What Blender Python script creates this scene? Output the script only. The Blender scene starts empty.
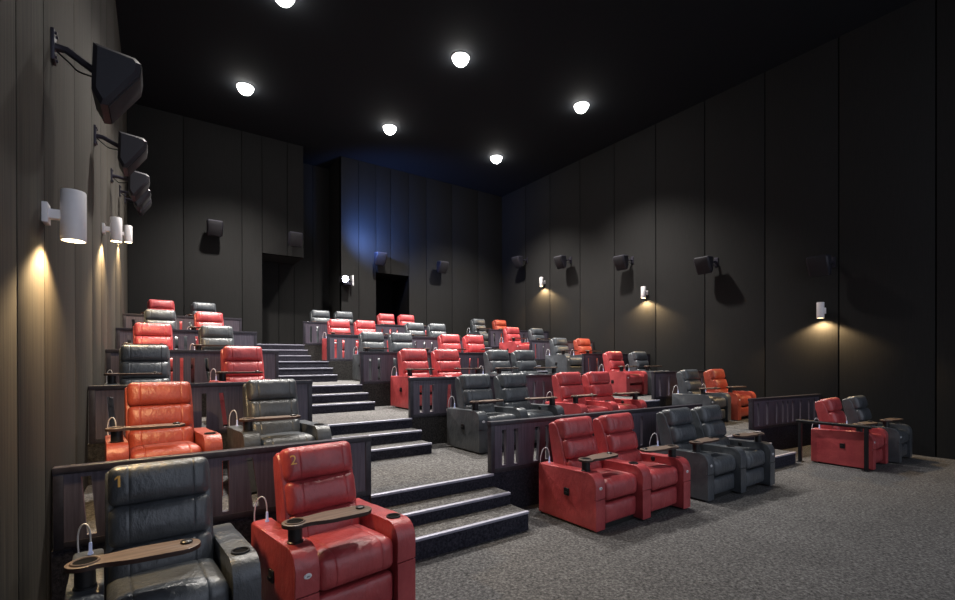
import bpy, bmesh, math, random
import numpy as np
from mathutils import Vector, Matrix
random.seed(7)
PI = math.pi
scene = bpy.context.scene
COL = scene.collection

# ------------------------------------------------------------------ measured layout (metres)
CAM_H = 1.75
RISE, DEPTH, TREAD, STEP_Y = 0.14453, 2.0706, 0.3052, 3.666
FLOOR_Z = -0.03
def tier_z(k): return FLOOR_Z if k == 0 else 3 * k * RISE
WALL_L, WALL_R, WALL_B, CEIL = -0.60, 11.60, 14.90, 8.42
ROOM_FRONT = -3.0
PART_Y = STEP_Y + 2 * TREAD + 0.02          # front face of the first tier

# ------------------------------------------------------------------ materials
def new_mat(name):
    m = bpy.data.materials.new(name); m.use_nodes = True
    nt = m.node_tree; b = nt.nodes['Principled BSDF']
    return m, nt, b
def noise(nt, scale, detail=3, stretch=None, rough=.55):
    tc = nt.nodes.new('ShaderNodeTexCoord'); n = nt.nodes.new('ShaderNodeTexNoise')
    n.inputs['Scale'].default_value = scale; n.inputs['Detail'].default_value = detail
    n.inputs['Roughness'].default_value = rough
    if stretch:
        mp = nt.nodes.new('ShaderNodeMapping'); mp.inputs['Scale'].default_value = stretch
        nt.links.new(tc.outputs['Object'], mp.inputs['Vector']); nt.links.new(mp.outputs['Vector'], n.inputs['Vector'])
    else:
        nt.links.new(tc.outputs['Object'], n.inputs['Vector'])
    return n
def ramp(nt, src, stops):
    r = nt.nodes.new('ShaderNodeValToRGB')
    while len(r.color_ramp.elements) < len(stops): r.color_ramp.elements.new(.5)
    for e, (p, c) in zip(r.color_ramp.elements, stops):
        e.position = p; e.color = (*c, 1)
    nt.links.new(src, r.inputs['Fac']); return r
def bump(nt, b, src, strength, dist):
    n = nt.nodes.new('ShaderNodeBump'); n.inputs['Strength'].default_value = strength; n.inputs['Distance'].default_value = dist
    nt.links.new(src, n.inputs['Height']); nt.links.new(n.outputs['Normal'], b.inputs['Normal'])
def leather(name, dark, light, rough=.42, spec=.5):
    m, nt, b = new_mat(name)
    n = noise(nt, 5, 4)
    r = ramp(nt, n.outputs['Fac'], [(.3, dark), (.7, light)])
    nt.links.new(r.outputs['Color'], b.inputs['Base Color'])
    b.inputs['Roughness'].default_value = rough; b.inputs['Specular IOR Level'].default_value = spec
    w = noise(nt, 11, 5, (1, 1, .55), .6)
    bump(nt, b, w.outputs['Fac'], .5, .03)
    return m
def wood(name, dark, light, scale=9, stretch=(6, 6, .35), rough=.5, b_str=.12):
    m, nt, b = new_mat(name)
    n = noise(nt, scale, 5, stretch)
    r = ramp(nt, n.outputs['Fac'], [(.3, dark), (.72, light)])
    nt.links.new(r.outputs['Color'], b.inputs['Base Color'])
    b.inputs['Roughness'].default_value = rough
    bump(nt, b, n.outputs['Fac'], b_str, .01)
    return m
def plain(name, col, rough=.5, metal=0., spec=.5, emit=None, estr=0.):
    m, nt, b = new_mat(name)
    n = noise(nt, 30, 2)
    r = ramp(nt, n.outputs['Fac'], [(.35, tuple(c * .985 for c in col)), (.65, tuple(min(1, c * 1.01) for c in col))])
    nt.links.new(r.outputs['Color'], b.inputs['Base Color'])
    b.inputs['Roughness'].default_value = rough; b.inputs['Metallic'].default_value = metal
    b.inputs['Specular IOR Level'].default_value = spec
    if emit:
        b.inputs['Emission Color'].default_value = (*emit, 1); b.inputs['Emission Strength'].default_value = estr
    return m
def carpet(name, dark, mid, light, scale=26):
    m, nt, b = new_mat(name)
    n = noise(nt, scale, 6, None, .75)
    big = noise(nt, 1.6, 3)
    r = ramp(nt, n.outputs['Fac'], [(.34, dark), (.5, mid), (.66, light)])
    mx = nt.nodes.new('ShaderNodeMix'); mx.data_type = 'RGBA'; mx.blend_type = 'MULTIPLY'; mx.inputs[0].default_value = .5
    r2 = ramp(nt, big.outputs['Fac'], [(.3, (.72, .72, .72)), (.7, (1, 1, 1))])
    nt.links.new(r.outputs['Color'], mx.inputs[6]); nt.links.new(r2.outputs['Color'], mx.inputs[7])
    nt.links.new(mx.outputs[2], b.inputs['Base Color'])
    b.inputs['Roughness'].default_value = .95; b.inputs['Specular IOR Level'].default_value = .1
    bump(nt, b, n.outputs['Fac'], .6, .012)
    return m

M = {}
M['crimson'] = leather('crimson_leather', (.34, .046, .055), (.48, .082, .088), .36, .75)
M['lamplit'] = leather('lamplit_red_leather', (.29, .052, .032), (.39, .078, .050), .38, .6)  # worn red leather with the wall lamps' warm light put into its colour
M['black'] = leather('black_leather', (.055, .062, .073), (.094, .104, .116), .36, .75)
M['plastic'] = plain('black_plastic', (.012, .012, .014), .35)
M['frame_dark'] = plain('dark_underframe', (.01, .01, .01), .7)
M['tray'] = wood('tray_laminate', (.10, .070, .055), (.20, .148, .12), 6, (.5, 8, 8), .38, .03)
M['tray_edge'] = plain('tray_edge_band', (.05, .025, .02), .45)
M['white'] = plain('white_plastic', (.75, .75, .78), .3)
M['gold'] = plain('gold_thread', (.95, .55, .15), .4)
M['lamp_tip'] = plain('reading_lamp_tip', (.6, .65, .9), .3, emit=(.55, .65, 1), estr=.15)
M['metal'] = plain('steel_grey', (.35, .35, .37), .35, .9)
M['cab_wood'] = wood('partition_laminate', (.070, .060, .084), (.134, .118, .154), 8, (7, 7, .3), .45, .05)
M['cab_rail'] = wood('partition_rail', (.020, .018, .026), (.042, .038, .052), 8, (2, 2, 2), .4, .03)
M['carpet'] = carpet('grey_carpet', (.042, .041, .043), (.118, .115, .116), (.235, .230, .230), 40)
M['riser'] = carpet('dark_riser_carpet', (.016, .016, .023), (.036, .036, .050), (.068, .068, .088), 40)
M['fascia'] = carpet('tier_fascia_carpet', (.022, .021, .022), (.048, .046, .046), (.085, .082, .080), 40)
M['nosing'] = plain('aluminium_nosing', (.30, .30, .37), .42, .25, emit=(.7, .72, 1), estr=.02)  # bare aluminium, given a faint glow in place of reflected light
M['wall_left'] = wood('brown_wall_cloth', (.012, .010, .008), (.066, .056, .042), 9, (5, 5, .10), .75, .15)
M['wall'] = wood('charcoal_wall_cloth', (.0074, .0071, .0071), (.0138, .0132, .0131), 10, (9, 9, .25), .85, .1)
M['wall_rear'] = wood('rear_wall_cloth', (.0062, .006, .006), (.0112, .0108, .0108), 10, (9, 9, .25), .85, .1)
M['groove'] = plain('black_groove', (.004, .004, .004), .9, spec=.1)
M['ceiling'] = plain('black_ceiling', (.010, .012, .015), .9, spec=.2)
M['speaker'] = plain('speaker_cabinet', (.022, .021, .030), .5)
M['grille'] = plain('speaker_grille', (.016, .015, .019), .75)
M['bracket'] = plain('speaker_bracket', (.06, .055, .075), .35, .5)
M['sconce'] = plain('sconce_body', (.90, .87, .89), .4)
M['warm_lens'] = plain('warm_lens', (.9, .8, .6), .5, emit=(1, .78, .42), estr=14)
M['down_lens'] = plain('white_lens', (.9, .9, .9), .5, emit=(1, .97, .92), estr=40)
M['trim_ring'] = plain('downlight_ring', (.08, .08, .085), .5)
M['proj_lens'] = plain('projector_lens', (.6, .65, .9), .2, emit=(.78, .8, 1), estr=60)
M['rail_steel'] = plain('black_handrail', (.018, .018, .022), .4, .3)
M['opening_shade'] = plain('painted_opening_shade', (.006, .006, .007), .9, spec=.1)  # near-black paint for the shade inside holes and the doorway

# ------------------------------------------------------------------ mesh helpers
def smooth_by(bm, ang=35):
    for f in bm.faces: f.smooth = True
    for e in bm.edges:
        e.smooth = not (len(e.link_faces) == 2 and e.calc_face_angle(0) > math.radians(ang))
def mesh_of(name, bm, mats, ang=35):
    bm.normal_update(); bmesh.ops.recalc_face_normals(bm, faces=bm.faces[:])
    smooth_by(bm, ang)
    me = bpy.data.meshes.new(name); bm.to_mesh(me); bm.free()
    for m in (mats if isinstance(mats, (list, tuple)) else [mats]): me.materials.append(M[m])
    return me
def obj(name, bm, mats, parent=None, ang=35, label=None):
    o = bpy.data.objects.new(name, mesh_of(name, bm, mats, ang)); COL.objects.link(o)
    if parent: o.parent = parent
    if label: o['label'] = label
    return o
def tag(o, label=None, cat=None, group=None, kind=None):
    if cat and not kind: kind = 'thing'
    if label: o['label'] = label
    if cat: o['category'] = cat
    if group: o['group'] = group
    if kind: o['kind'] = kind
    return o
def empty(name, loc=(0, 0, 0), rz=0.):
    o = bpy.data.objects.new(name, None); o.empty_display_size = .1; COL.objects.link(o)
    o.location = loc; o.rotation_euler = (0, 0, rz); return o
def copy_tree(o, parent=None):
    c = o.copy(); COL.objects.link(c)
    if parent: c.parent = parent
    for ch in list(o.children): copy_tree(ch, c)
    return c
def add_box(bm, x0, x1, y0, y1, z0, z1, bev=0., mi=0):
    vs = [bm.verts.new(p) for p in ((x0,y0,z0),(x1,y0,z0),(x1,y1,z0),(x0,y1,z0),(x0,y0,z1),(x1,y0,z1),(x1,y1,z1),(x0,y1,z1))]
    fs = [bm.faces.new([vs[i] for i in q]) for q in ((3,2,1,0),(4,5,6,7),(0,1,5,4),(1,2,6,5),(2,3,7,6),(3,0,4,7))]
    for f in fs: f.material_index = mi
    if bev:
        bmesh.ops.bevel(bm, geom=list({e for f in fs for e in f.edges}), offset=bev, segments=2, affect='EDGES', profile=.6)
def add_prism(bm, pts, axis, a0, a1, bev=0., mi=0, seg=2):
    """pts: closed 2-D outline; extruded along axis ('x','y','z') from a0 to a1"""
    def P(p, a): return {'x': (a, p[0], p[1]), 'y': (p[0], a, p[1]), 'z': (p[0], p[1], a)}[axis]
    A = [bm.verts.new(P(p, a0)) for p in pts]; B = [bm.verts.new(P(p, a1)) for p in pts]
    n = len(pts); cap = [bm.faces.new(A), bm.faces.new(B[::-1])]
    side = [bm.faces.new((A[i], B[i], B[(i+1) % n], A[(i+1) % n])) for i in range(n)]
    for f in cap + side: f.material_index = mi
    if bev:
        ed = {e for f in cap for e in f.edges}
        bmesh.ops.bevel(bm, geom=list(ed), offset=bev, segments=seg, affect='EDGES', profile=.6)
    return cap, side
def add_tube(bm, pts, r, seg=8, caps=True):
    pts = [Vector(p) for p in pts]; rings = []
    ref = Vector((0, 0, 1))
    for i, p in enumerate(pts):
        t = (pts[min(i+1, len(pts)-1)] - pts[max(i-1, 0)]).normalized()
        u = t.cross(ref)
        if u.length < .05: u = t.cross(Vector((1, 0, 0)))
        u.normalize(); v = t.cross(u)
        rr = r[i] if isinstance(r, (list, tuple)) else r
        rings.append([bm.verts.new(p + (u * math.cos(2*PI*k/seg) + v * math.sin(2*PI*k/seg)) * rr) for k in range(seg)])
    for a, b in zip(rings, rings[1:]):
        for k in range(seg): bm.faces.new((a[k], a[(k+1) % seg], b[(k+1) % seg], b[k]))
    if caps: bm.faces.new(rings[0][::-1]); bm.faces.new(rings[-1])
def add_lathe(bm, prof, c=(0, 0, 0), seg=24, mi=0, mat=None):
    """prof: list of (r, z), revolved about z at c; optional matrix applied before moving to c"""
    rings = []
    for r, z in prof:
        if r < 1e-5:
            p = Vector((0, 0, z)); rings.append([bm.verts.new((mat @ p if mat else p) + Vector(c))])
        else:
            ring = []
            for k in range(seg):
                p = Vector((r*math.cos(2*PI*k/seg), r*math.sin(2*PI*k/seg), z))
                ring.append(bm.verts.new((mat @ p if mat else p) + Vector(c)))
            rings.append(ring)
    for a, b in zip(rings, rings[1:]):
        for k in range(seg):
            k2 = (k+1) % seg
            if len(a) == 1 and len(b) == 1: continue
            if len(a) == 1: f = bm.faces.new((a[0], b[k], b[k2]))
            elif len(b) == 1: f = bm.faces.new((a[k], b[0], a[k2]))
            else: f = bm.faces.new((a[k], a[k2], b[k2], b[k]))
            f.material_index = mi
def smoothcurve(pts, n=4):
    P = [Vector(p) for p in pts]; out = []
    for i in range(len(P)-1):
        p0, p1, p2, p3 = P[max(i-1,0)], P[i], P[i+1], P[min(i+2,len(P)-1)]
        for k in range(n):
            t = k/n
            out.append(.5*((2*p1)+(-p0+p2)*t+(2*p0-5*p1+4*p2-p3)*t*t+(-p0+3*p1-3*p2+p3)*t**3))
    out.append(P[-1]); return out
def cushion(hx, hy, hz, rad, front=0., top=0., seams=(), groove=.006, n=9, sag=0.):
    """soft box centred on the origin: rounded edges, swollen -y face ('front') and +z face ('top'), vertical stitched seams"""
    def coords(h, extra=()):
        base = [-h, -h + rad*.30, -h + rad*.65, -h + rad] + list(np.linspace(-h + rad, h - rad, n)[1:-1]) + [h - rad, h - rad*.65, h - rad*.30, h]
        for s in extra: base += [s - .016, s - .006, s, s + .006, s + .016]
        base = sorted(base); out = [base[0]]
        for b in base[1:]:
            if b - out[-1] > .0035: out.append(b)
        out[-1] = h
        return out
    X, Y, Z = coords(hx, seams), coords(hy), coords(hz)
    bm = bmesh.new(); vd = {}
    H = Vector((hx, hy, hz))
    def vert(x, y, z):
        k = (round(x, 5), round(y, 5), round(z, 5))
        if k in vd: return vd[k]
        inner = Vector([max(-h + rad, min(h - rad, c)) for c, h in zip((x, y, z), H)])
        d = Vector((x, y, z)) - inner
        p = inner + (d.normalized() * rad if d.length > 1e-9 else d)
        if d.length > 1e-9 and sum(abs(c) > 1e-9 for c in d) == 1: p = Vector((x, y, z))
        u, v, w = p.x/hx, p.y/hy, p.z/hz
        g = sum(math.exp(-((x - s)/.0045)**2) for s in seams)
        if y < hy*.2:
            f = max(0., min(1., (hy*.2 - p.y)/(1.2*hy)))
            p.y -= f*(front*max(0, 1-u**4)*max(0, 1-w*w) - groove*g*max(0, 1-w**6))
        if z > 0:
            f = max(0., min(1., p.z/hz))
            p.z += f*(top*max(0, 1-u**4)*max(0, 1-v**4) - groove*g*max(0, 1-v**6)*(1 if top else .5))
        vd[k] = bm.verts.new(p); return vd[k]
    def face(fn, A, B):
        for a0, a1 in zip(A, A[1:]):
            for b0, b1 in zip(B, B[1:]):
                q = [fn(a0, b0), fn(a1, b0), fn(a1, b1), fn(a0, b1)]
                bm.faces.new(q)
    face(lambda a, b: vert(a, -hy, b), X, Z); face(lambda a, b: vert(a, hy, b), X[::-1], Z)
    face(lambda a, b: vert(-hx, a, b), Y[::-1], Z); face(lambda a, b: vert(hx, a, b), Y, Z)
    face(lambda a, b: vert(a, b, hz), X, Y); face(lambda a, b: vert(a, b, -hz), X[::-1], Y)
    return bm
def xform(bm, mat): bmesh.ops.transform(bm, matrix=mat, verts=bm.verts[:]); return bm

# ------------------------------------------------------------------ recliner parts (local: x right, front at y=0 facing -y)
ARM_W, ARM_H, ARM_L, SEAT_W = .155, .60, .84, .565
BACK_TILT = math.radians(14)
def arm_profile(inset=0., y_front=0.):
    R = .115; pts = [(ARM_L, .02), (ARM_L, .575)]
    pts += [(ARM_L - .03, .592), (.55, .590), (.30, ARM_H - .002), (y_front + R, ARM_H)]
    for k in range(1, 9):
        a = PI/2 + k/8*(PI/2)*.97
        pts.append((y_front + R + R*math.cos(a), ARM_H - R + R*math.sin(a)))
    pts += [(y_front, .36), (y_front, .33), (y_front, .02)]
    return pts
def back_mat(): return Matrix.Translation((0, .595, .395)) @ Matrix.Rotation(-BACK_TILT, 4, 'X')

def make_arm(root, mat, cx, outer):
    bm = bmesh.new()
    add_prism(bm, arm_profile(y_front=.012), 'x', cx - ARM_W/2 + .004, cx + ARM_W/2 - .004, .022, seg=3)
    a = obj('armrest', bm, mat, root)
    # padded front band running over the nose of the arm, in two stitched panels
    path = [(.30, ARM_H - .001)]
    R = .115
    for k in range(0, 9):
        t = PI/2 + k/8*PI/2; path.append((R + R*math.cos(t), ARM_H - R + R*math.sin(t)))
    upper = path + [(0, .345)]; lower = [(0, .335), (0, .022)]
    for seg_pts in (upper, lower):
        bm = bmesh.new()
        outl = [(y - .004, z + (.004 if y > .05 else 0)) for y, z in seg_pts]; inl = [(y + .018, z - (.016 if y > .02 else 0)) for y, z in seg_pts][::-1]
        add_prism(bm, outl + inl, 'x', cx - ARM_W/2 + .002, cx + ARM_W/2 - .002, .006)
        obj('front_panel', bm, mat, a)
    return a
def make_seat(root, mat, cx, SEAT_W=SEAT_W):
    bm = cushion(SEAT_W/2 - .004, .30, .105, .055, front=.018, top=.03, seams=(-.168, .168))
    m = Matrix.Translation((cx, .315, .395)) @ Matrix.Rotation(math.radians(-3), 4, 'X')
    obj('seat_cushion', xform(bm, m), mat, root)
    bm = cushion(SEAT_W/2 - .006, .06, .105, .03, front=.016, n=7)
    obj('footrest', xform(bm, Matrix.Translation((cx, .095, .172))), mat, root)
    bm = bmesh.new(); add_box(bm, cx - SEAT_W/2 + .01, cx + SEAT_W/2 - .01, .14, .74, .035, .285, .01)
    obj('seat_base', bm, 'frame_dark', root)
def make_back(root, mat, cx, number=None):
    B = Matrix.Translation((cx, 0, 0)) @ back_mat()
    w = SEAT_W/2 - .002
    # upright shell with side wings
    prof = [(-.075, -.12), (-.075, .40), (-.062, .60), (-.03, .672), (.02, .69), (.075, .675), (.095, .60), (.10, .2), (.085, -.12)]
    bm = bmesh.new(); add_prism(bm, prof, 'x', -w, w, .028, seg=3)
    obj('backrest', xform(bm, B), mat, root)
    def pad(name, zc, hz, hy, yc, front, seams=(-.168, .168), hx=SEAT_W/2 - .016, groove=.0045):
        bm = cushion(hx, hy, hz, min(.05, hz*.55), front=front, seams=seams, groove=groove)
        return obj(name, xform(bm, B @ Matrix.Translation((0, yc, zc))), mat, root)
    h = pad('headrest', .588, .120, .085, -.055, .03)
    pad('back_cushion', .355, .118, .085, -.058, .030)
    pad('back_cushion', .118, .124, .085, -.062, .034)
    if number:
        cu = bpy.data.curves.new('seat_number', 'FONT'); cu.body = number; cu.size = .095; cu.extrude = 0; cu.align_x = 'CENTER'; cu.align_y = 'CENTER'
        t = bpy.data.objects.new('tmp', cu); COL.objects.link(t)
        dg = bpy.context.evaluated_depsgraph_get(); me = bpy.data.meshes.new_from_object(t.evaluated_get(dg))
        bpy.data.objects.remove(t)
        # the numeral is embroidered: every vertex is laid on the swollen face of the headrest
        from mathutils.bvhtree import BVHTree
        hb = bmesh.new(); hb.from_mesh(h.data); tree = BVHTree.FromBMesh(hb)
        nb = bmesh.new()
        if number == '1':      # a one with its slanted flag
            for q in ([(-.0055, -.033), (.0065, -.033), (.0065, .033), (-.0055, .033)], [(-.0055, .033), (-.0055, .020), (-.021, .009), (-.021, .020)]):
                nb.faces.new([nb.verts.new((a, b_, 0)) for a, b_ in q])
        else: nb.from_mesh(me)
        bmesh.ops.triangulate(nb, faces=nb.faces[:]); bmesh.ops.subdivide_edges(nb, edges=nb.edges[:], cuts=1)
        for v in nb.verts:
            p0 = B @ Vector((v.co.x - .215, -.60, v.co.y + .612)); d0 = (B.to_3x3() @ Vector((0, 1, 0))).normalized()
            hit = tree.ray_cast(p0, d0)[0]
            v.co = (hit if hit else B @ Vector((v.co.x - .215, -.16, v.co.y + .612))) - d0*.004
        nb.to_mesh(me); nb.free(); hb.free()
        me.materials.clear(); me.materials.append(M['gold'])
        o = bpy.data.objects.new('seat_number', me); COL.objects.link(o); o.parent = h; o['label'] = 'gold seat number ' + number
def make_tray(root, cx, side, swing=0.):
    """post on the arm at cx; board reaching to +x (side=1) or -x (side=-1)"""
    y0, z0 = .19, ARM_H + .105
    R = Matrix.Translation((cx, y0, 0)) @ Matrix.Rotation(swing, 4, 'Z')
    out = []
    for k in range(13):
        a = math.radians(50 + k*260/12); out.append((.082*math.cos(a), .082*math.sin(a)))
    out += [(.085, -.062), (.12, -.070), (.16, -.088), (.22, -.094), (.42, -.092)]
    for k in range(1, 10):
        a = math.radians(-90 + k*18); out.append((.42 + .09*math.cos(a), .092*math.sin(a)))
    out += [(.42, .092), (.22, .094), (.16, .088), (.12, .070), (.085, .062)]
    if side < 0: out = [(-x, y) for x, y in out][::-1]
    bm = bmesh.new(); add_prism(bm, out, 'z', z0, z0 + .024, .004)
    bm.normal_update()
    for f in bm.faces: f.material_index = 0 if abs(f.normal.z) > .8 else 1
    t = obj('tray_table', xform(bm, R), ['tray', 'tray_edge'], root)
    bm = bmesh.new(); add_lathe(bm, [(0, ARM_H - .02), (.050, ARM_H - .02), (.050, ARM_H + .012), (.044, ARM_H + .016), (.044, z0), (0, z0)], seg=20)
    obj('tray_post', xform(bm, R), 'plastic', t)
    bm = bmesh.new(); add_lathe(bm, [(0, z0 + .0255), (.047, z0 + .0255), (.050, z0 + .027)], seg=24)  # flat black disc paints the dark of a cup hole
    add_lathe(bm, [(.050, z0 + .027), (.053, z0 + .031), (.060, z0 + .031), (.064, z0 + .024)], seg=24, mi=1)
    obj('cup_holder', xform(bm, R), ['opening_shade', 'tray'], t)
    bm = bmesh.new(); add_lathe(bm, [(.030, z0 + .023), (.030, z0 + .034), (.024, z0 + .038), (0, z0 + .038)], (side*.44, .02, 0), seg=16)
    obj('card_clip', xform(bm, R), 'plastic', t)
def make_arm_cup(root, cx, y=.17):
    bm = bmesh.new()
    add_lathe(bm, [(.040, ARM_H + .008), (.043, ARM_H + .014), (.052, ARM_H + .014), (.054, ARM_H - .004)], (cx, y, 0), seg=24)
    add_lathe(bm, [(0, ARM_H + .0065), (.041, ARM_H + .0065), (.041, ARM_H + .008)], (cx, y, 0), seg=24, mi=1)  # black disc stands in for the shaded cup well
    obj('cup_holder', bm, ['plastic', 'opening_shade'], root)
def make_handle(root, x):
    bm = bmesh.new()
    add_box(bm, x - .012, x + .01, .36, .43, .31, .39, .006)
    add_box(bm, x - .024, x - .008, .372, .418, .325, .352, .005)
    obj('recline_handle', bm, 'plastic', root)
def make_button(root, cx):
    bm = bmesh.new()
    add_lathe(bm, [(0, .008), (.016, .008), (.020, .004), (.020, -.012)], (0, 0, 0), seg=18)
    xform(bm, Matrix.Translation((cx, -.004, .455)) @ Matrix.Rotation(PI/2, 4, 'X') @ Matrix.Diagonal((1.25, .85, 1, 1)))
    b = obj('power_button', bm, 'white', root)
    bm = bmesh.new(); add_box(bm, cx - .009, cx + .009, -.0150, -.011, .451, .459, .001); obj('usb_slot', bm, 'metal', b)
def make_disc(root, x, s):
    bm = bmesh.new(); add_lathe(bm, [(0, .010), (.022, .010), (.030, .004), (.030, -.006)], seg=18)
    xform(bm, Matrix.Translation((x, .40, .548)) @ Matrix.Rotation(s*PI/2, 4, 'Y')); obj('control_dial', bm, 'plastic', root)
def make_reading_light(root, cx):
    c = cx - .02
    pts = smoothcurve([(c + .03, .74, ARM_H - .01), (c + .03, .745, .69), (c + .022, .755, .745), (c + .004, .77, .766), (c - .018, .79, .747), (c - .030, .81, .69), (c - .030, .83, .60), (c - .02, .83, .53)])
    bm = bmesh.new(); add_tube(bm, pts, .0048, 8)
    l = obj('reading_light', bm, 'white', root)
    bm = bmesh.new(); add_lathe(bm, [(0, .585), (.014, .585), (.014, .60), (.009, .61), (.008, .66), (0, .663)], (c + .03, .74, 0), seg=12)
    obj('light_head', bm, 'lamp_tip', l)
def make_plinth(root, x0, x1):
    bm = bmesh.new(); add_box(bm, x0 + .03, x1 - .03, .12, .74, 0, .05, .004); obj('plinth', bm, 'frame_dark', root)

def single(mat, number=None):
    t = empty('recliner'); W = 2*ARM_W + SEAT_W; ax = W/2 - ARM_W/2
    make_plinth(t, -W/2, W/2)
    make_arm(t, mat, -ax, -1); make_arm(t, mat, ax, 1)
    make_seat(t, mat, 0); make_back(t, mat, 0, number)
    make_tray(t, -ax, 1, math.radians(-7)); make_arm_cup(t, ax)
    make_handle(t, -W/2 + .002); make_button(t, -ax); make_reading_light(t, -ax)
    return t
def double(mat):
    # two seats sharing a middle arm; the row is curved, so each unit stands a little further forward than its left neighbour
    t = empty('double_recliner'); SW = .55; W = 3*ARM_W + 2*SW; ax = W/2 - ARM_W/2; sx = (ARM_W + SW)/2; STAG = -.10
    done = set()
    def settle(x):
        for o in t.children_recursive:
            if o.name not in done: o.data.transform(Matrix.Translation((0, STAG*x, 0))); done.add(o.name)
    make_plinth(t, -W/2, W/2); settle(0)
    for x in (-ax, 0, ax): make_arm(t, mat, x, 0); settle(x)
    for q in (-1, 1):
        make_seat(t, mat, q*sx, SW); make_back(t, mat, q*.350 - .03); settle(q*sx)
    make_tray(t, -ax, 1, math.radians(2)); make_handle(t, -W/2 + .002); make_button(t, -ax); make_reading_light(t, -ax); settle(-ax)
    make_arm_cup(t, 0); settle(0)
    make_tray(t, ax, -1, math.radians(-8)); make_button(t, ax); make_disc(t, ax - ARM_W/2 + .004, -1); settle(ax)
    return t

ORD = ['front', 'second', 'third', 'fourth', 'fifth', 'sixth and topmost']
CNAME = {'crimson': 'crimson red', 'lamplit': 'orange red', 'black': 'black'}  # the second red carries painted warm lamp light
protos = {}
def place(kind, mat, x, y, k, rz, label, group, number=None, cat=None):
    key = (kind, mat, number)
    if key in protos: o = copy_tree(protos[key])
    else:
        o = single(mat, number) if kind == 1 else double(mat); protos[key] = o
    o.location = (x, y, tier_z(k)); o.rotation_euler = (0, 0, math.radians(rz))
    if group == 'recliners in the left block' and k == 0: o.scale = (1, 1, 1.03)
    tag(o, label, cat or ('recliner' if kind == 1 else 'double recliner'), group)
# left block: (back x, front y) per row; first of each row stands by the left wall
left_rows = [((.015, 4), (1.00, 8)), ((.02, 5), (1.08, 4)), ((-.13, 4), (1.07, 4)), ((-.05, 4), (.92, 4)), ((.07, 4), (.97, 4)), ((.10, 4), (1.02, 4))]
for k, row in enumerate(left_rows):
    for i, (bx, a) in enumerate(row):
        red = (k + i) % 2 == 1
        mat = ('crimson' if (k + i, k) in ((1, 0), (3, 2)) else ('lamplit' if k in (1,) else 'crimson')) if red else 'black'
        num = {0: '1', 1: '2'}[i] if k == 0 else None
        x = bx + math.sin(math.radians(a))*.77; y = 2.925 + k*DEPTH + (0 if i == 0 else .02)
        where = 'beside the left wall' if i == 0 else 'beside the left stairs'
        if k == 0: lab = f"{CNAME[mat]} leather recliner with gold number {num} in the front row {where}"
        else: lab = f"{CNAME[mat]} leather recliner, left block, {ORD[k]} row, {where}"
        place(1, mat, x, y, k, a, lab, 'recliners in the left block', num)
# centre block: two pairs per row
for k in range(6):
    for i, (x, y, a) in enumerate(((4.455, 3.12, 1.5), (6.385, 3.00, 1.0))):
        red = (k + i) % 2 == 0
        mat = 'crimson' if red else 'black'
        where = 'beside the left stairs' if i == 0 else 'beside the right aisle'
        lab = f"{CNAME[mat]} leather double recliner, centre block, {ORD[k]} row, {where}"
        place(2, mat, x + ((0, 0, 0, 0, -.08, .03), (0, 0, 0, .07, .16, .17))[i][k], y + k*DEPTH, k, a, lab, 'double recliners in the centre block')
# right block
for k in range(6):
    for i in range(2):
        red = (k + i) % 2 == 0
        mat = ('lamplit' if k in (1, 3, 5) else 'crimson') if red else 'black'
        if k == 0: x, y = ((9.77, 2.43), (10.74, 2.33))[i]
        else: x, y = (9.61 + i*1.01 + ((0, 0, .05, .17, .06, .15), (0, 0, .0, .11, .09, .10))[i][k], 4.96 - i*.05 + (k - 1)*DEPTH)
        where = 'beside the right aisle' if i == 0 else 'beside the right wall'
        lab = f"{CNAME[mat]} leather recliner, right block, {ORD[k]} row, {where}"
        place(1, mat, x, y, k, 1.5, lab, 'recliners in the right block')

# ------------------------------------------------------------------ tiers, stairs
LX0, LX1 = WALL_L, 1.72           # left block
AX0, AX1 = 1.72, 3.20             # left stairs
CX0, CX1 = 3.20, 7.25             # centre block
BX0, BX1 = 7.25, 9.10             # right stairs
RX0, RX1 = 9.13, WALL_R           # right block
def front_line(block, x, k):      # y of the front face of tier k (1..5)
    d = (k - 1)*DEPTH
    if block == 'L': return PART_Y + d
    if block == 'C': return PART_Y - .06*(x - CX0) + d
    return 4.13 - .105*(x - RX0) + d
def structure(name, bm, mats, label=None):
    o = obj(name, bm, mats, None, 30); o['kind'] = 'structure'
    if label: o['label'] = label
    return o
bm = bmesh.new(); add_box(bm, WALL_L - .3, WALL_R + .3, ROOM_FRONT, PART_Y + .8, FLOOR_Z - .2, FLOOR_Z)
structure('floor', bm, 'carpet', 'grey speckled carpet of the flat front floor')
def tier_block(block, x0, x1):
    for k in range(1, 6):
        ya, yb = front_line(block, x0, k), front_line(block, x1, k)
        if k < 5: yc, yd = front_line(block, x1, k+1) + .05, front_line(block, x0, k+1) + .05
        else: yc = yd = WALL_B + 1.6
        bm = bmesh.new(); zt = tier_z(k)
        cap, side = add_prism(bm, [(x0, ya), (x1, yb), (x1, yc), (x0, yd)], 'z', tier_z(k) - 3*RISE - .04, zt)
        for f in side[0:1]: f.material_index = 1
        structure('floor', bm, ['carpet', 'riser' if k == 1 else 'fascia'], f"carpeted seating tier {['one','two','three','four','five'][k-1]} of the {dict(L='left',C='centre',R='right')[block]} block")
tier_block('L', LX0, LX1); tier_block('C', CX0, CX1); tier_block('R', RX0, RX1)

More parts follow.
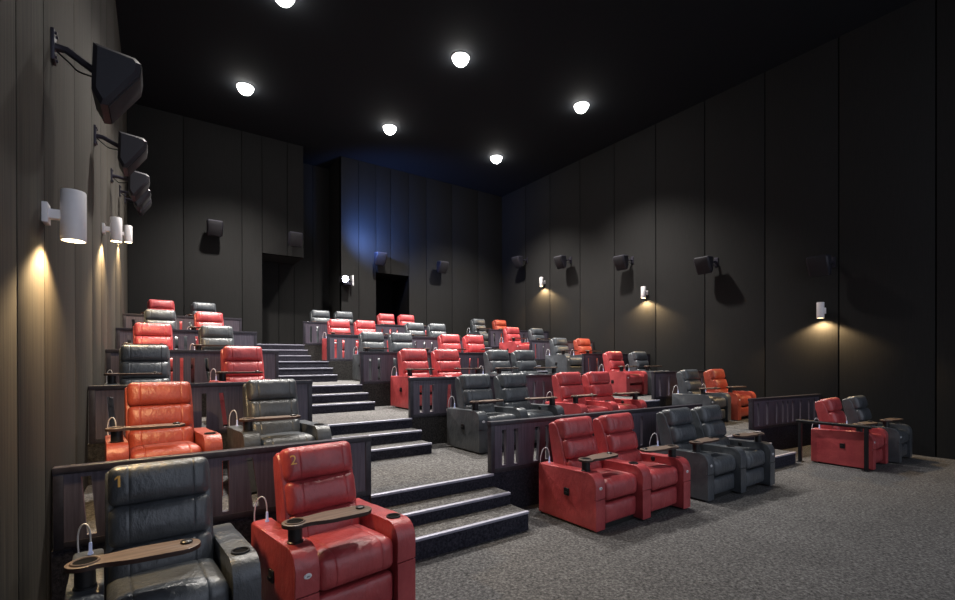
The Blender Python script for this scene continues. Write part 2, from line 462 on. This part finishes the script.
def stairs(x0, xr, y_first, slope, side):
    for f in range(5):
        root = empty('stair_flight', (0, 0, 0)); root['kind'] = 'structure'
        root['label'] = f"{['lowest','second','third','fourth','topmost'][f]} three-step flight of the {side} carpeted stairs"
        root['category'] = 'stairs'
        for s in range(3):
            zb = tier_z(f); z0 = zb if s == 0 else tier_z(0)*(f == 0) + (3*f + s)*RISE
            z = (3*f + s + 1)*RISE + (.018 if f == 0 and s == 0 else 0)
            ya = y_first + f*DEPTH + s*TREAD
            x1 = xr[s] if f == 0 else xr[2]
            yb = ya + TREAD + .03 if s < 2 else y_first + (f+1)*DEPTH + .05
            if s == 2 and f == 4: yb = WALL_B + 1.6
            skew = slope*(x1 - x0)
            bm = bmesh.new()
            cap, sd = add_prism(bm, [(x0, ya), (x1, ya + skew), (x1, yb + skew), (x0, yb)], 'z', zb - .12, z)
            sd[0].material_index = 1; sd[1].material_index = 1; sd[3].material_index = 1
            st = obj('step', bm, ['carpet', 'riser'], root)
            # aluminium nosing: L-shaped strip with a rounded lip
            bm = bmesh.new()
            prof = [(-.008, -.022), (-.012, -.016), (-.011, .001), (-.005, .005), (.030, .004), (.030, -.002), (0, -.004), (-.002, -.022)]
            A = [bm.verts.new((x0, ya + p[0], z + p[1])) for p in prof]; Bv = [bm.verts.new((x1, ya + skew + p[0], z + p[1])) for p in prof]
            n = len(prof)
            for i in range(n): bm.faces.new((A[i], A[(i+1) % n], Bv[(i+1) % n], Bv[i]))
            bm.faces.new(A); bm.faces.new(Bv[::-1])
            obj('nosing', bm, 'nosing', st, 50)
stairs(AX0 - .01, (AX1,)*3, STEP_Y, 0., 'left')
stairs(BX0, (9.0, 8.84, BX1), 3.46, -.05, 'right')

# ------------------------------------------------------------------ slatted partitions
def partition(block, x0, x1, k, slots, label):
    """slots: list of (centre x, width, lean of the top)"""
    ya, yb = front_line(block, x0, k), front_line(block, x1, k)
    L = math.hypot(x1 - x0, yb - ya); a = math.atan2(yb - ya, x1 - x0)
    root = empty('slatted_partition', (x0, ya, tier_z(k)), a)
    tag(root, label, 'partition', f"slatted partitions of the {dict(L='left',C='centre',R='right')[block]} block")
    Hh = .575 if (block == 'L' and k == 1) else ((.60 if block == 'C' else .585) if k == 1 else .62); T = .05; y0 = .004
    zb, zt = .075, .495
    bm = bmesh.new()
    # panel: solid bands above and below, columns between the slots
    add_box(bm, .05, L - .05, y0, y0 + T, .045, zb, 0); add_box(bm, .05, L - .05, y0, y0 + T, zt, Hh - .045, 0)
    edges = [(.05, .05)]
    for cx, w, lean in slots:
        u = (cx - x0)/math.cos(a)
        if u - w/2 - abs(lean) < .08 or u + w/2 + abs(lean) > L - .08: continue
        edges.append((u - w/2 - lean/2, u - w/2 + lean/2)); edges.append((u + w/2 - lean/2, u + w/2 + lean/2))
    edges.append((L - .05, L - .05))
    for i in range(0, len(edges), 2):
        (b0, t0), (b1, t1) = edges[i], edges[i+1]
        add_prism(bm, [(b0, zb), (b1, zb), (t1, zt), (t0, zt)], 'y', y0, y0 + T)
    obj('panel', bm, 'cab_wood', root)
    bm = bmesh.new(); add_box(bm, -.005, L + .005, y0 - .012, y0 + T + .03, Hh - .05, Hh, .006); obj('top_rail', bm, 'cab_rail', root)
    bm = bmesh.new(); add_box(bm, 0, L, y0 - .008, y0 + T + .008, .002, .05, .003); obj('bottom_rail', bm, 'cab_rail', root)
    for u in (0, L - .055):
        bm = bmesh.new(); add_box(bm, u, u + .055, y0 - .010, y0 + T + .02, .002, Hh - .048, .004); obj('end_post', bm, 'cab_rail', root)
sl_L = [(-.40, .055, -.03), (-.10, .05, 0), (.18, .05, 0), (.32, .045, 0), (.465, .05, 0), (.67, .05, -.05), (.98, .05, 0)]
sl_C = [(3.37, .06, 0), (3.545, .06, 0), (3.86, .08, .03), (4.02, .05, 0), (4.35, .05, 0), (4.62, .05, -.03), (4.90, .05, 0), (5.13, .055, 0), (5.34, .055, 0), (5.58, .06, .03), (5.80, .05, 0), (6.15, .05, 0), (6.40, .05, .03), (6.72, .05, 0), (6.92, .05, 0), (7.06, .05, 0)]
sl_R = [(9.33, .06, -.02), (9.62, .07, .0), (9.95, .05, .02), (10.16, .06, 0), (10.33, .055, 0), (10.52, .06, 0), (10.80, .06, .02), (11.12, .06, 0), (11.34, .05, 0)]
TN = ['first', 'second', 'third', 'fourth', 'fifth']
for k in range(1, 6):
    partition('L', LX0 + .01, LX1, k, sl_L, f"dark slatted wooden partition along the {TN[k-1]} raised tier between left wall and stairs")
    partition('C', CX0 - .02, CX1, k, sl_C, f"dark slatted wooden partition along the {TN[k-1]} raised tier of the centre block")
    partition('R', RX0, RX1 - .015, k, sl_R, f"dark slatted wooden partition along the {TN[k-1]} raised tier against the right wall")

# handrail beside the front right recliners
h = empty('handrail', (9.21, 3.38, FLOOR_Z)); tag(h, 'black metal handrail on two posts beside the front red recliner at right', 'handrail')
d = (.05, -.90)
for q in (0, 1):
    bm = bmesh.new(); x, y = d[0]*q, d[1]*q
    add_box(bm, x - .025, x + .025, y - .025, y + .025, .0, .69, .004); add_box(bm, x - .05, x + .05, y - .05, y + .05, 0, .012, .002)
    obj('post', bm, 'rail_steel', h)
bm = bmesh.new(); add_tube(bm, [(-.006, .06, .71), (d[0]*.5, d[1]*.5, .705), (d[0] + .006, d[1] - .06, .70)], .028, 12); obj('rail', bm, 'rail_steel', h)

# ------------------------------------------------------------------ room shell
def panel_wall_y(name, X, seams, z0, z1, side, mat):
    """wall along y made of upholstered panels with dark joints; side=+1 faces +x"""
    bm = bmesh.new()
    add_box(bm, *( (X - .3, X - .02) if side > 0 else (X + .02, X + .3)), seams[0], seams[-1], z0, z1, 0, 1)
    for a, b in zip(seams, seams[1:]):
        xa, xb = (X - .025, X) if side > 0 else (X, X + .025)
        add_box(bm, xa, xb, a + .012, b - .012, z0, z1, .004, 0)
    return structure(name, bm, [mat, 'groove'])
ls = [3.10 + .72*0, 4.11, 5.5, 6.87, 7.9, 8.86, 10.5, 11.9, 13.2, WALL_B + .02]
ls = [ROOM_FRONT, -1.7, -.3, 1.1, 2.4, 3.38, 4.11] + ls[2:]
panel_wall_y('wall_left', WALL_L, ls, FLOOR_Z - .1, CEIL, 1, 'wall_left')
rs = [ROOM_FRONT, -2.1, -.7, .68, 2.11, 3.56, 4.97, 6.40, 7.82, 9.26, 10.66, 12.09, 13.42, WALL_B + .02]
panel_wall_y('wall_right', WALL_R, rs, FLOOR_Z - .1, CEIL, -1, 'wall')
bm = bmesh.new(); add_box(bm, WALL_L - .3, WALL_R + .3, ROOM_FRONT, WALL_B + 2.0, CEIL, CEIL + .2); structure('ceiling', bm, 'ceiling')
D1, D2 = (2.59, 3.78), (6.16, 7.40)
DZ1, DZ2 = 4.96, 4.76
ALC = (3.78, 4.95)
zb = 0.
bm = bmesh.new(); Y = WALL_B
def bpanel(x0, x1, y, z0, z1, seams=()):
    xs = [x0] + [s for s in seams if x0 < s < x1] + [x1]
    for a, b in zip(xs, xs[1:]): add_box(bm, a + .008, b - .008, y - .02, y, z0, z1, .003, 0)
    add_box(bm, x0, x1, y, y + .12, z0, z1, 0, 1)
seams = [.62, 2.05, 3.30, 5.55, 6.7, 8.1, 9.2, 10.4]
bpanel(WALL_L, D1[0], Y, zb, CEIL, seams); bpanel(D1[0], D1[1], Y, DZ1, CEIL, seams)
bpanel(ALC[1], D2[0], Y, zb, CEIL, seams); bpanel(D2[0], D2[1], Y, DZ2, CEIL, seams); bpanel(D2[1], WALL_R, Y, zb, CEIL, seams)
# recessed vestibule behind the left opening, with its deeper wall and side returns
bpanel(D1[0] - .1, ALC[1] + .1, Y + 1.25, zb, CEIL, [3.3, 3.78, 4.4])
add_box(bm, D1[0] - .12, D1[0], Y + .12, Y + 1.3, zb, CEIL, 0, 0)
add_box(bm, ALC[1], ALC[1] + .12, Y + .0, Y + 1.3, zb, CEIL, 0, 0)
add_box(bm, D1[0], D1[1], Y + .12, Y + 1.25, DZ1, DZ1 + .1, 0, 0)
add_box(bm, D1[1] - .1, D1[1], Y + .12, Y + 1.25, DZ1 + .1, CEIL, 0, 0)
structure('wall_back', bm, ['wall_rear', 'groove'])
bm = bmesh.new()
add_box(bm, D2[0] - .1, D2[0], Y + .12, Y + 1.5, zb, DZ2 + .1); add_box(bm, D2[1], D2[1] + .1, Y + .12, Y + 1.5, zb, DZ2 + .1)
add_box(bm, D2[0], D2[1], Y + 1.4, Y + 1.5, zb, DZ2 + .1); add_box(bm, D2[0], D2[1], Y + .12, Y + 1.4, DZ2, DZ2 + .1)
structure('door_1', bm, 'opening_shade', 'dark doorway recess in the back wall behind the centre block')

# ------------------------------------------------------------------ loudspeakers
def speaker_meshes():
    # wedge cabinet: deep top, baffle raked down; local +y points away from the wall
    prof = [(-.14, .20), (.10, .175), (.135, .14), (.12, .05), (-.06, -.22), (-.10, -.225), (-.15, -.13)]
    bm = bmesh.new(); add_prism(bm, prof, 'x', -.19, .19, .028, seg=1)
    cab = mesh_of('cabinet', bm, 'speaker')
    bm = bmesh.new(); add_prism(bm, [(.128, .13), (.140, .13), (.128, .045), (-.052, -.222), (-.064, -.215), (.112, .05)], 'x', -.15, .15, .004)
    return cab, mesh_of('grille', bm, 'grille')
CAB, GRL = speaker_meshes()
def speaker(wall_pt, normal_deg, pos, yaw_deg, pitch_deg, label, group):
    """wall_pt: bracket plate on the wall; pos: cabinet centre; yaw of the baffle; pitch down"""
    root = empty('loudspeaker', wall_pt); tag(root, label, 'loudspeaker', group)
    rel = Vector(pos) - Vector(wall_pt)
    R = Matrix.Translation(rel) @ Matrix.Rotation(math.radians(yaw_deg), 4, 'Z') @ Matrix.Rotation(math.radians(-pitch_deg), 4, 'X')
    c = bpy.data.objects.new('cabinet', CAB); COL.objects.link(c); c.parent = root; c.matrix_local = R
    g = bpy.data.objects.new('grille', GRL); COL.objects.link(g); g.parent = c
    n = Vector((math.cos(math.radians(normal_deg)), math.sin(math.radians(normal_deg)), 0)); s = Vector((-n.y, n.x, 0))
    back = R @ Vector((0, -.135, .07))
    bm = bmesh.new(); add_tube(bm, [n*.02, n*.08, back], [.028, .026, .024], 10); arm = obj('bracket_arm', bm, 'bracket', root)
    bm = bmesh.new(); add_tube(bm, smoothcurve([n*.03 + Vector((0, 0, -.03)), n*.1 + Vector((0, 0, -.09)), back*.6 + Vector((0, 0, -.07)), back + Vector((0, 0, -.04))]), .006, 6); obj('cable', bm, 'plastic', root)
    bm = bmesh.new(); rot = Matrix.Rotation(math.radians(normal_deg), 4, 'Z')
    add_box(bm, -.004, .02, -.05, .05, -.11, .11, .004)
    for zz in (-.085, .085):
        for yy in (-.03, .03): add_lathe(bm, [(0, .012), (.009, .012), (.011, 0)], (.02, yy, zz), 10, 0, Matrix.Rotation(PI/2, 4, 'Y'))
    obj('wall_plate', xform(bm, rot), 'bracket', root)
nth = ['nearest', 'second', 'third', 'fourth', 'farthest']
for i, (y, zm, zs) in enumerate([(4.40, 3.98, 3.80), (7.12, 4.44, 4.29), (9.60, 4.78, 4.68), (11.7, 5.16, 5.08), (13.6, 5.56, 5.46)]):
    speaker((WALL_L, y, zm), 0, (WALL_L + .38, y - .02, zs), -90, 0, f"black loudspeaker bracketed to left wall, {nth[i]} of the row", 'loudspeakers on the left wall')
for i, (y, z) in enumerate([(3.78, 3.70), (6.22, 4.13), (8.72, 4.63), (11.2, 5.08), (13.45, 5.48)]):
    speaker((WALL_R, y - .12, z + .08), 180, (WALL_R - .40, y, z), 90 + 3, 0, f"black loudspeaker bracketed to right wall, {nth[i]} of the row", 'loudspeakers on the right wall')
for i, (x, z, lab) in enumerate([(1.33, 5.42, 'black loudspeaker on back wall left of the stairs opening'), (3.44, 5.42, 'black loudspeaker on back wall above the stairs opening'),
                                 (6.17, 5.18, 'black loudspeaker on back wall above the dark doorway'), (8.58, 5.17, 'black loudspeaker on back wall right of the dark doorway')]):
    speaker((x, WALL_B - .02, z + .06), -90, (x, WALL_B - .40, z), 180, 0, lab, 'loudspeakers on the back wall')

# ------------------------------------------------------------------ cylinder sconces
def sconce(x, y, ztop, side, label, group):
    root = empty('cylinder_sconce', (x, y, ztop)); tag(root, label, 'wall light', group)
    bm = bmesh.new()
    add_lathe(bm, [(0, 0), (.064, 0), (.068, -.008), (.068, -.325), (.065, -.33), (.062, -.33), (.060, -.29), (0, -.29)], seg=28)
    obj('lamp_body', bm, 'sconce', root)
    bm = bmesh.new(); add_lathe(bm, [(0, -.315), (.0615, -.315)], seg=28); add_lathe(bm, [(.0615, -.315), (.0615, -.31), (0, -.31)], seg=28); obj('lens', bm, 'warm_lens', root)
    bm = bmesh.new(); w = .15
    x0, x1 = (-w, -.06) if side > 0 else (.06, w)
    add_box(bm, x0, x1, -.03, .03, -.20, -.14, .004)
    xp = (-w, -w + .03) if side > 0 else (w - .03, w)
    add_box(bm, *xp, -.055, .055, -.235, -.105, .005)
    obj('wall_mount', bm, 'sconce', root)
    L = bpy.data.lights.new('sconce_beam', 'SPOT'); L.energy = SCONCE_W; L.color = (1, .70, .36); L.spot_size = math.radians(138); L.spot_blend = .35; L.shadow_soft_size = .05
    lo = bpy.data.objects.new('sconce_beam', L); COL.objects.link(lo); lo.location = (x, y, ztop - .345)
SCONCE_W = 150
for i, (y, z) in enumerate([(4.06, 2.88), (8.08, 3.73), (11.45, 4.43)]):
    sconce(WALL_L + .15, y, z, 1, f"white cylinder wall light on left wall, {['nearest','middle','farthest'][i]} of the three", 'cylinder lights on the left wall')
for i, (y, z) in enumerate([(3.83, 2.95), (8.12, 3.85), (12.38, 4.75)]):
    sconce(WALL_R - .15, y, z, -1, f"white cylinder wall light on right wall, {['nearest','middle','farthest'][i]} of the three", 'cylinder lights on the right wall')

# ------------------------------------------------------------------ ceiling downlights
DOWN_W = 2500
dl = [(5.52, 8.55, 'front middle'), (9.16, 8.36, 'front right'), (1.93, 8.92, 'front left'), (1.80, 12.45, 'rear left'), (5.51, 12.28, 'rear middle'), (9.20, 12.10, 'rear right')]
front_fill = [(5.52, 4.82), (1.93, 5.20)]    # added unseen fill spots without fixtures, brightening the front seats
for x, y, nm in dl:
    root = empty('downlight', (x, y, CEIL)); tag(root, f"round white downlight in black ceiling, {nm} of the grid", 'ceiling light', 'round ceiling downlights')
    bm = bmesh.new(); add_lathe(bm, [(.182, .0), (.182, -.012), (.195, -.016), (.21, -.010), (.215, 0)], seg=32); obj('trim_ring', bm, 'trim_ring', root)
    bm = bmesh.new(); add_lathe(bm, [(0, -.180), (.07, -.168), (.127, -.128), (.166, -.070), (.180, -.022), (.180, -.002), (0, -.002)], seg=32); obj('lens', bm, 'down_lens', root)  # dome swollen to the size of the lamp's bloom
    L = bpy.data.lights.new('downlight_or_fill_beam', 'SPOT'); L.energy = DOWN_W; L.color = (1, .95, .88); L.spot_size = math.radians(112); L.spot_blend = 1.; L.shadow_soft_size = .13
    lo = bpy.data.objects.new('downlight_or_fill_beam', L); COL.objects.link(lo); lo.location = (x, y, CEIL - .22)

for x, y in front_fill:  # fill spots added for the front rows; no downlights hang here
    L = bpy.data.lights.new('downlight_or_fill_beam', 'SPOT'); L.energy = 600; L.color = (1, .95, .88); L.spot_size = math.radians(112); L.spot_blend = 1.; L.shadow_soft_size = .13
    lo = bpy.data.objects.new('downlight_or_fill_beam', L); COL.objects.link(lo); lo.location = (x, y, CEIL - .22)

# ------------------------------------------------------------------ projector
p = empty('projector', (4.985, WALL_B - .02, 4.22)); tag(p, 'glowing projector lens unit on the back wall above the centre seats', 'projector')
bm = bmesh.new(); add_box(bm, -.02, .24, -.30, -.002, -.02, .06, .01); obj('shelf', bm, 'bracket', p)
bm = bmesh.new(); add_box(bm, -.11, .17, -.26, -.01, .062, .26, .02); hs = obj('housing', bm, 'speaker', p)
PM = Matrix.Translation((.0, -.27, .155)) @ Matrix.Rotation(PI/2, 4, 'X')
bm = bmesh.new(); add_lathe(bm, [(.115, -.03), (.115, .05), (.10, .055), (.098, .02)], (0, 0, 0), 28); obj('lens_barrel', xform(bm, PM), 'plastic', hs)
bm = bmesh.new(); add_lathe(bm, [(0, .085), (.05, .078), (.085, .058), (.098, .036), (.098, .02), (0, .02)], (0, 0, 0), 28); obj('lens', xform(bm, PM), 'proj_lens', p)
bm = bmesh.new(); add_box(bm, .27, .32, -.20, -.002, -.02, .32, .008); obj('side_plate', bm, 'white', p)
L = bpy.data.lights.new('projector_spill', 'SPOT'); L.energy = 520; L.color = (.16, .34, 1); L.shadow_soft_size = .08; L.spot_size = math.radians(140); L.spot_blend = 1.
lo = bpy.data.objects.new('projector_spill', L); COL.objects.link(lo); lo.location = (5.35, WALL_B - 1.0, 5.55)
lo.rotation_euler = (Vector((6.3, WALL_B, 6.3)) - lo.location).to_track_quat('-Z', 'Y').to_euler()

# ------------------------------------------------------------------ world, camera, view
w = bpy.data.worlds.new('room_fill'); scene.world = w; w.use_nodes = True
bg = w.node_tree.nodes['Background']; bg.inputs['Color'].default_value = (.80, .86, 1, 1); bg.inputs['Strength'].default_value = .80

yaw, pitch, roll, F, CY = .6084, -.0026, -.0023, 461.0, 361.5
rt = Vector((math.cos(yaw), -math.sin(yaw), 0))
fw = Vector((math.sin(yaw)*math.cos(pitch), math.cos(yaw)*math.cos(pitch), math.sin(pitch)))
up = rt.cross(fw)
e1 = rt*math.cos(roll) + up*math.sin(roll); e2 = up*math.cos(roll) - rt*math.sin(roll)
cd = bpy.data.cameras.new('camera'); cam = bpy.data.objects.new('camera', cd); COL.objects.link(cam)
mw = Matrix((e1, e2, -fw)).transposed().to_4x4(); mw.translation = (0, 0, CAM_H); cam.matrix_world = mw
cd.sensor_fit = 'HORIZONTAL'; cd.sensor_width = 36; cd.lens = F*36/955; cd.shift_y = (CY - 300)/955; cd.clip_start = .05
scene.camera = cam
scene.view_settings.view_transform = 'Standard'; scene.view_settings.look = 'None'; scene.view_settings.exposure = .22; scene.view_settings.gamma = .93
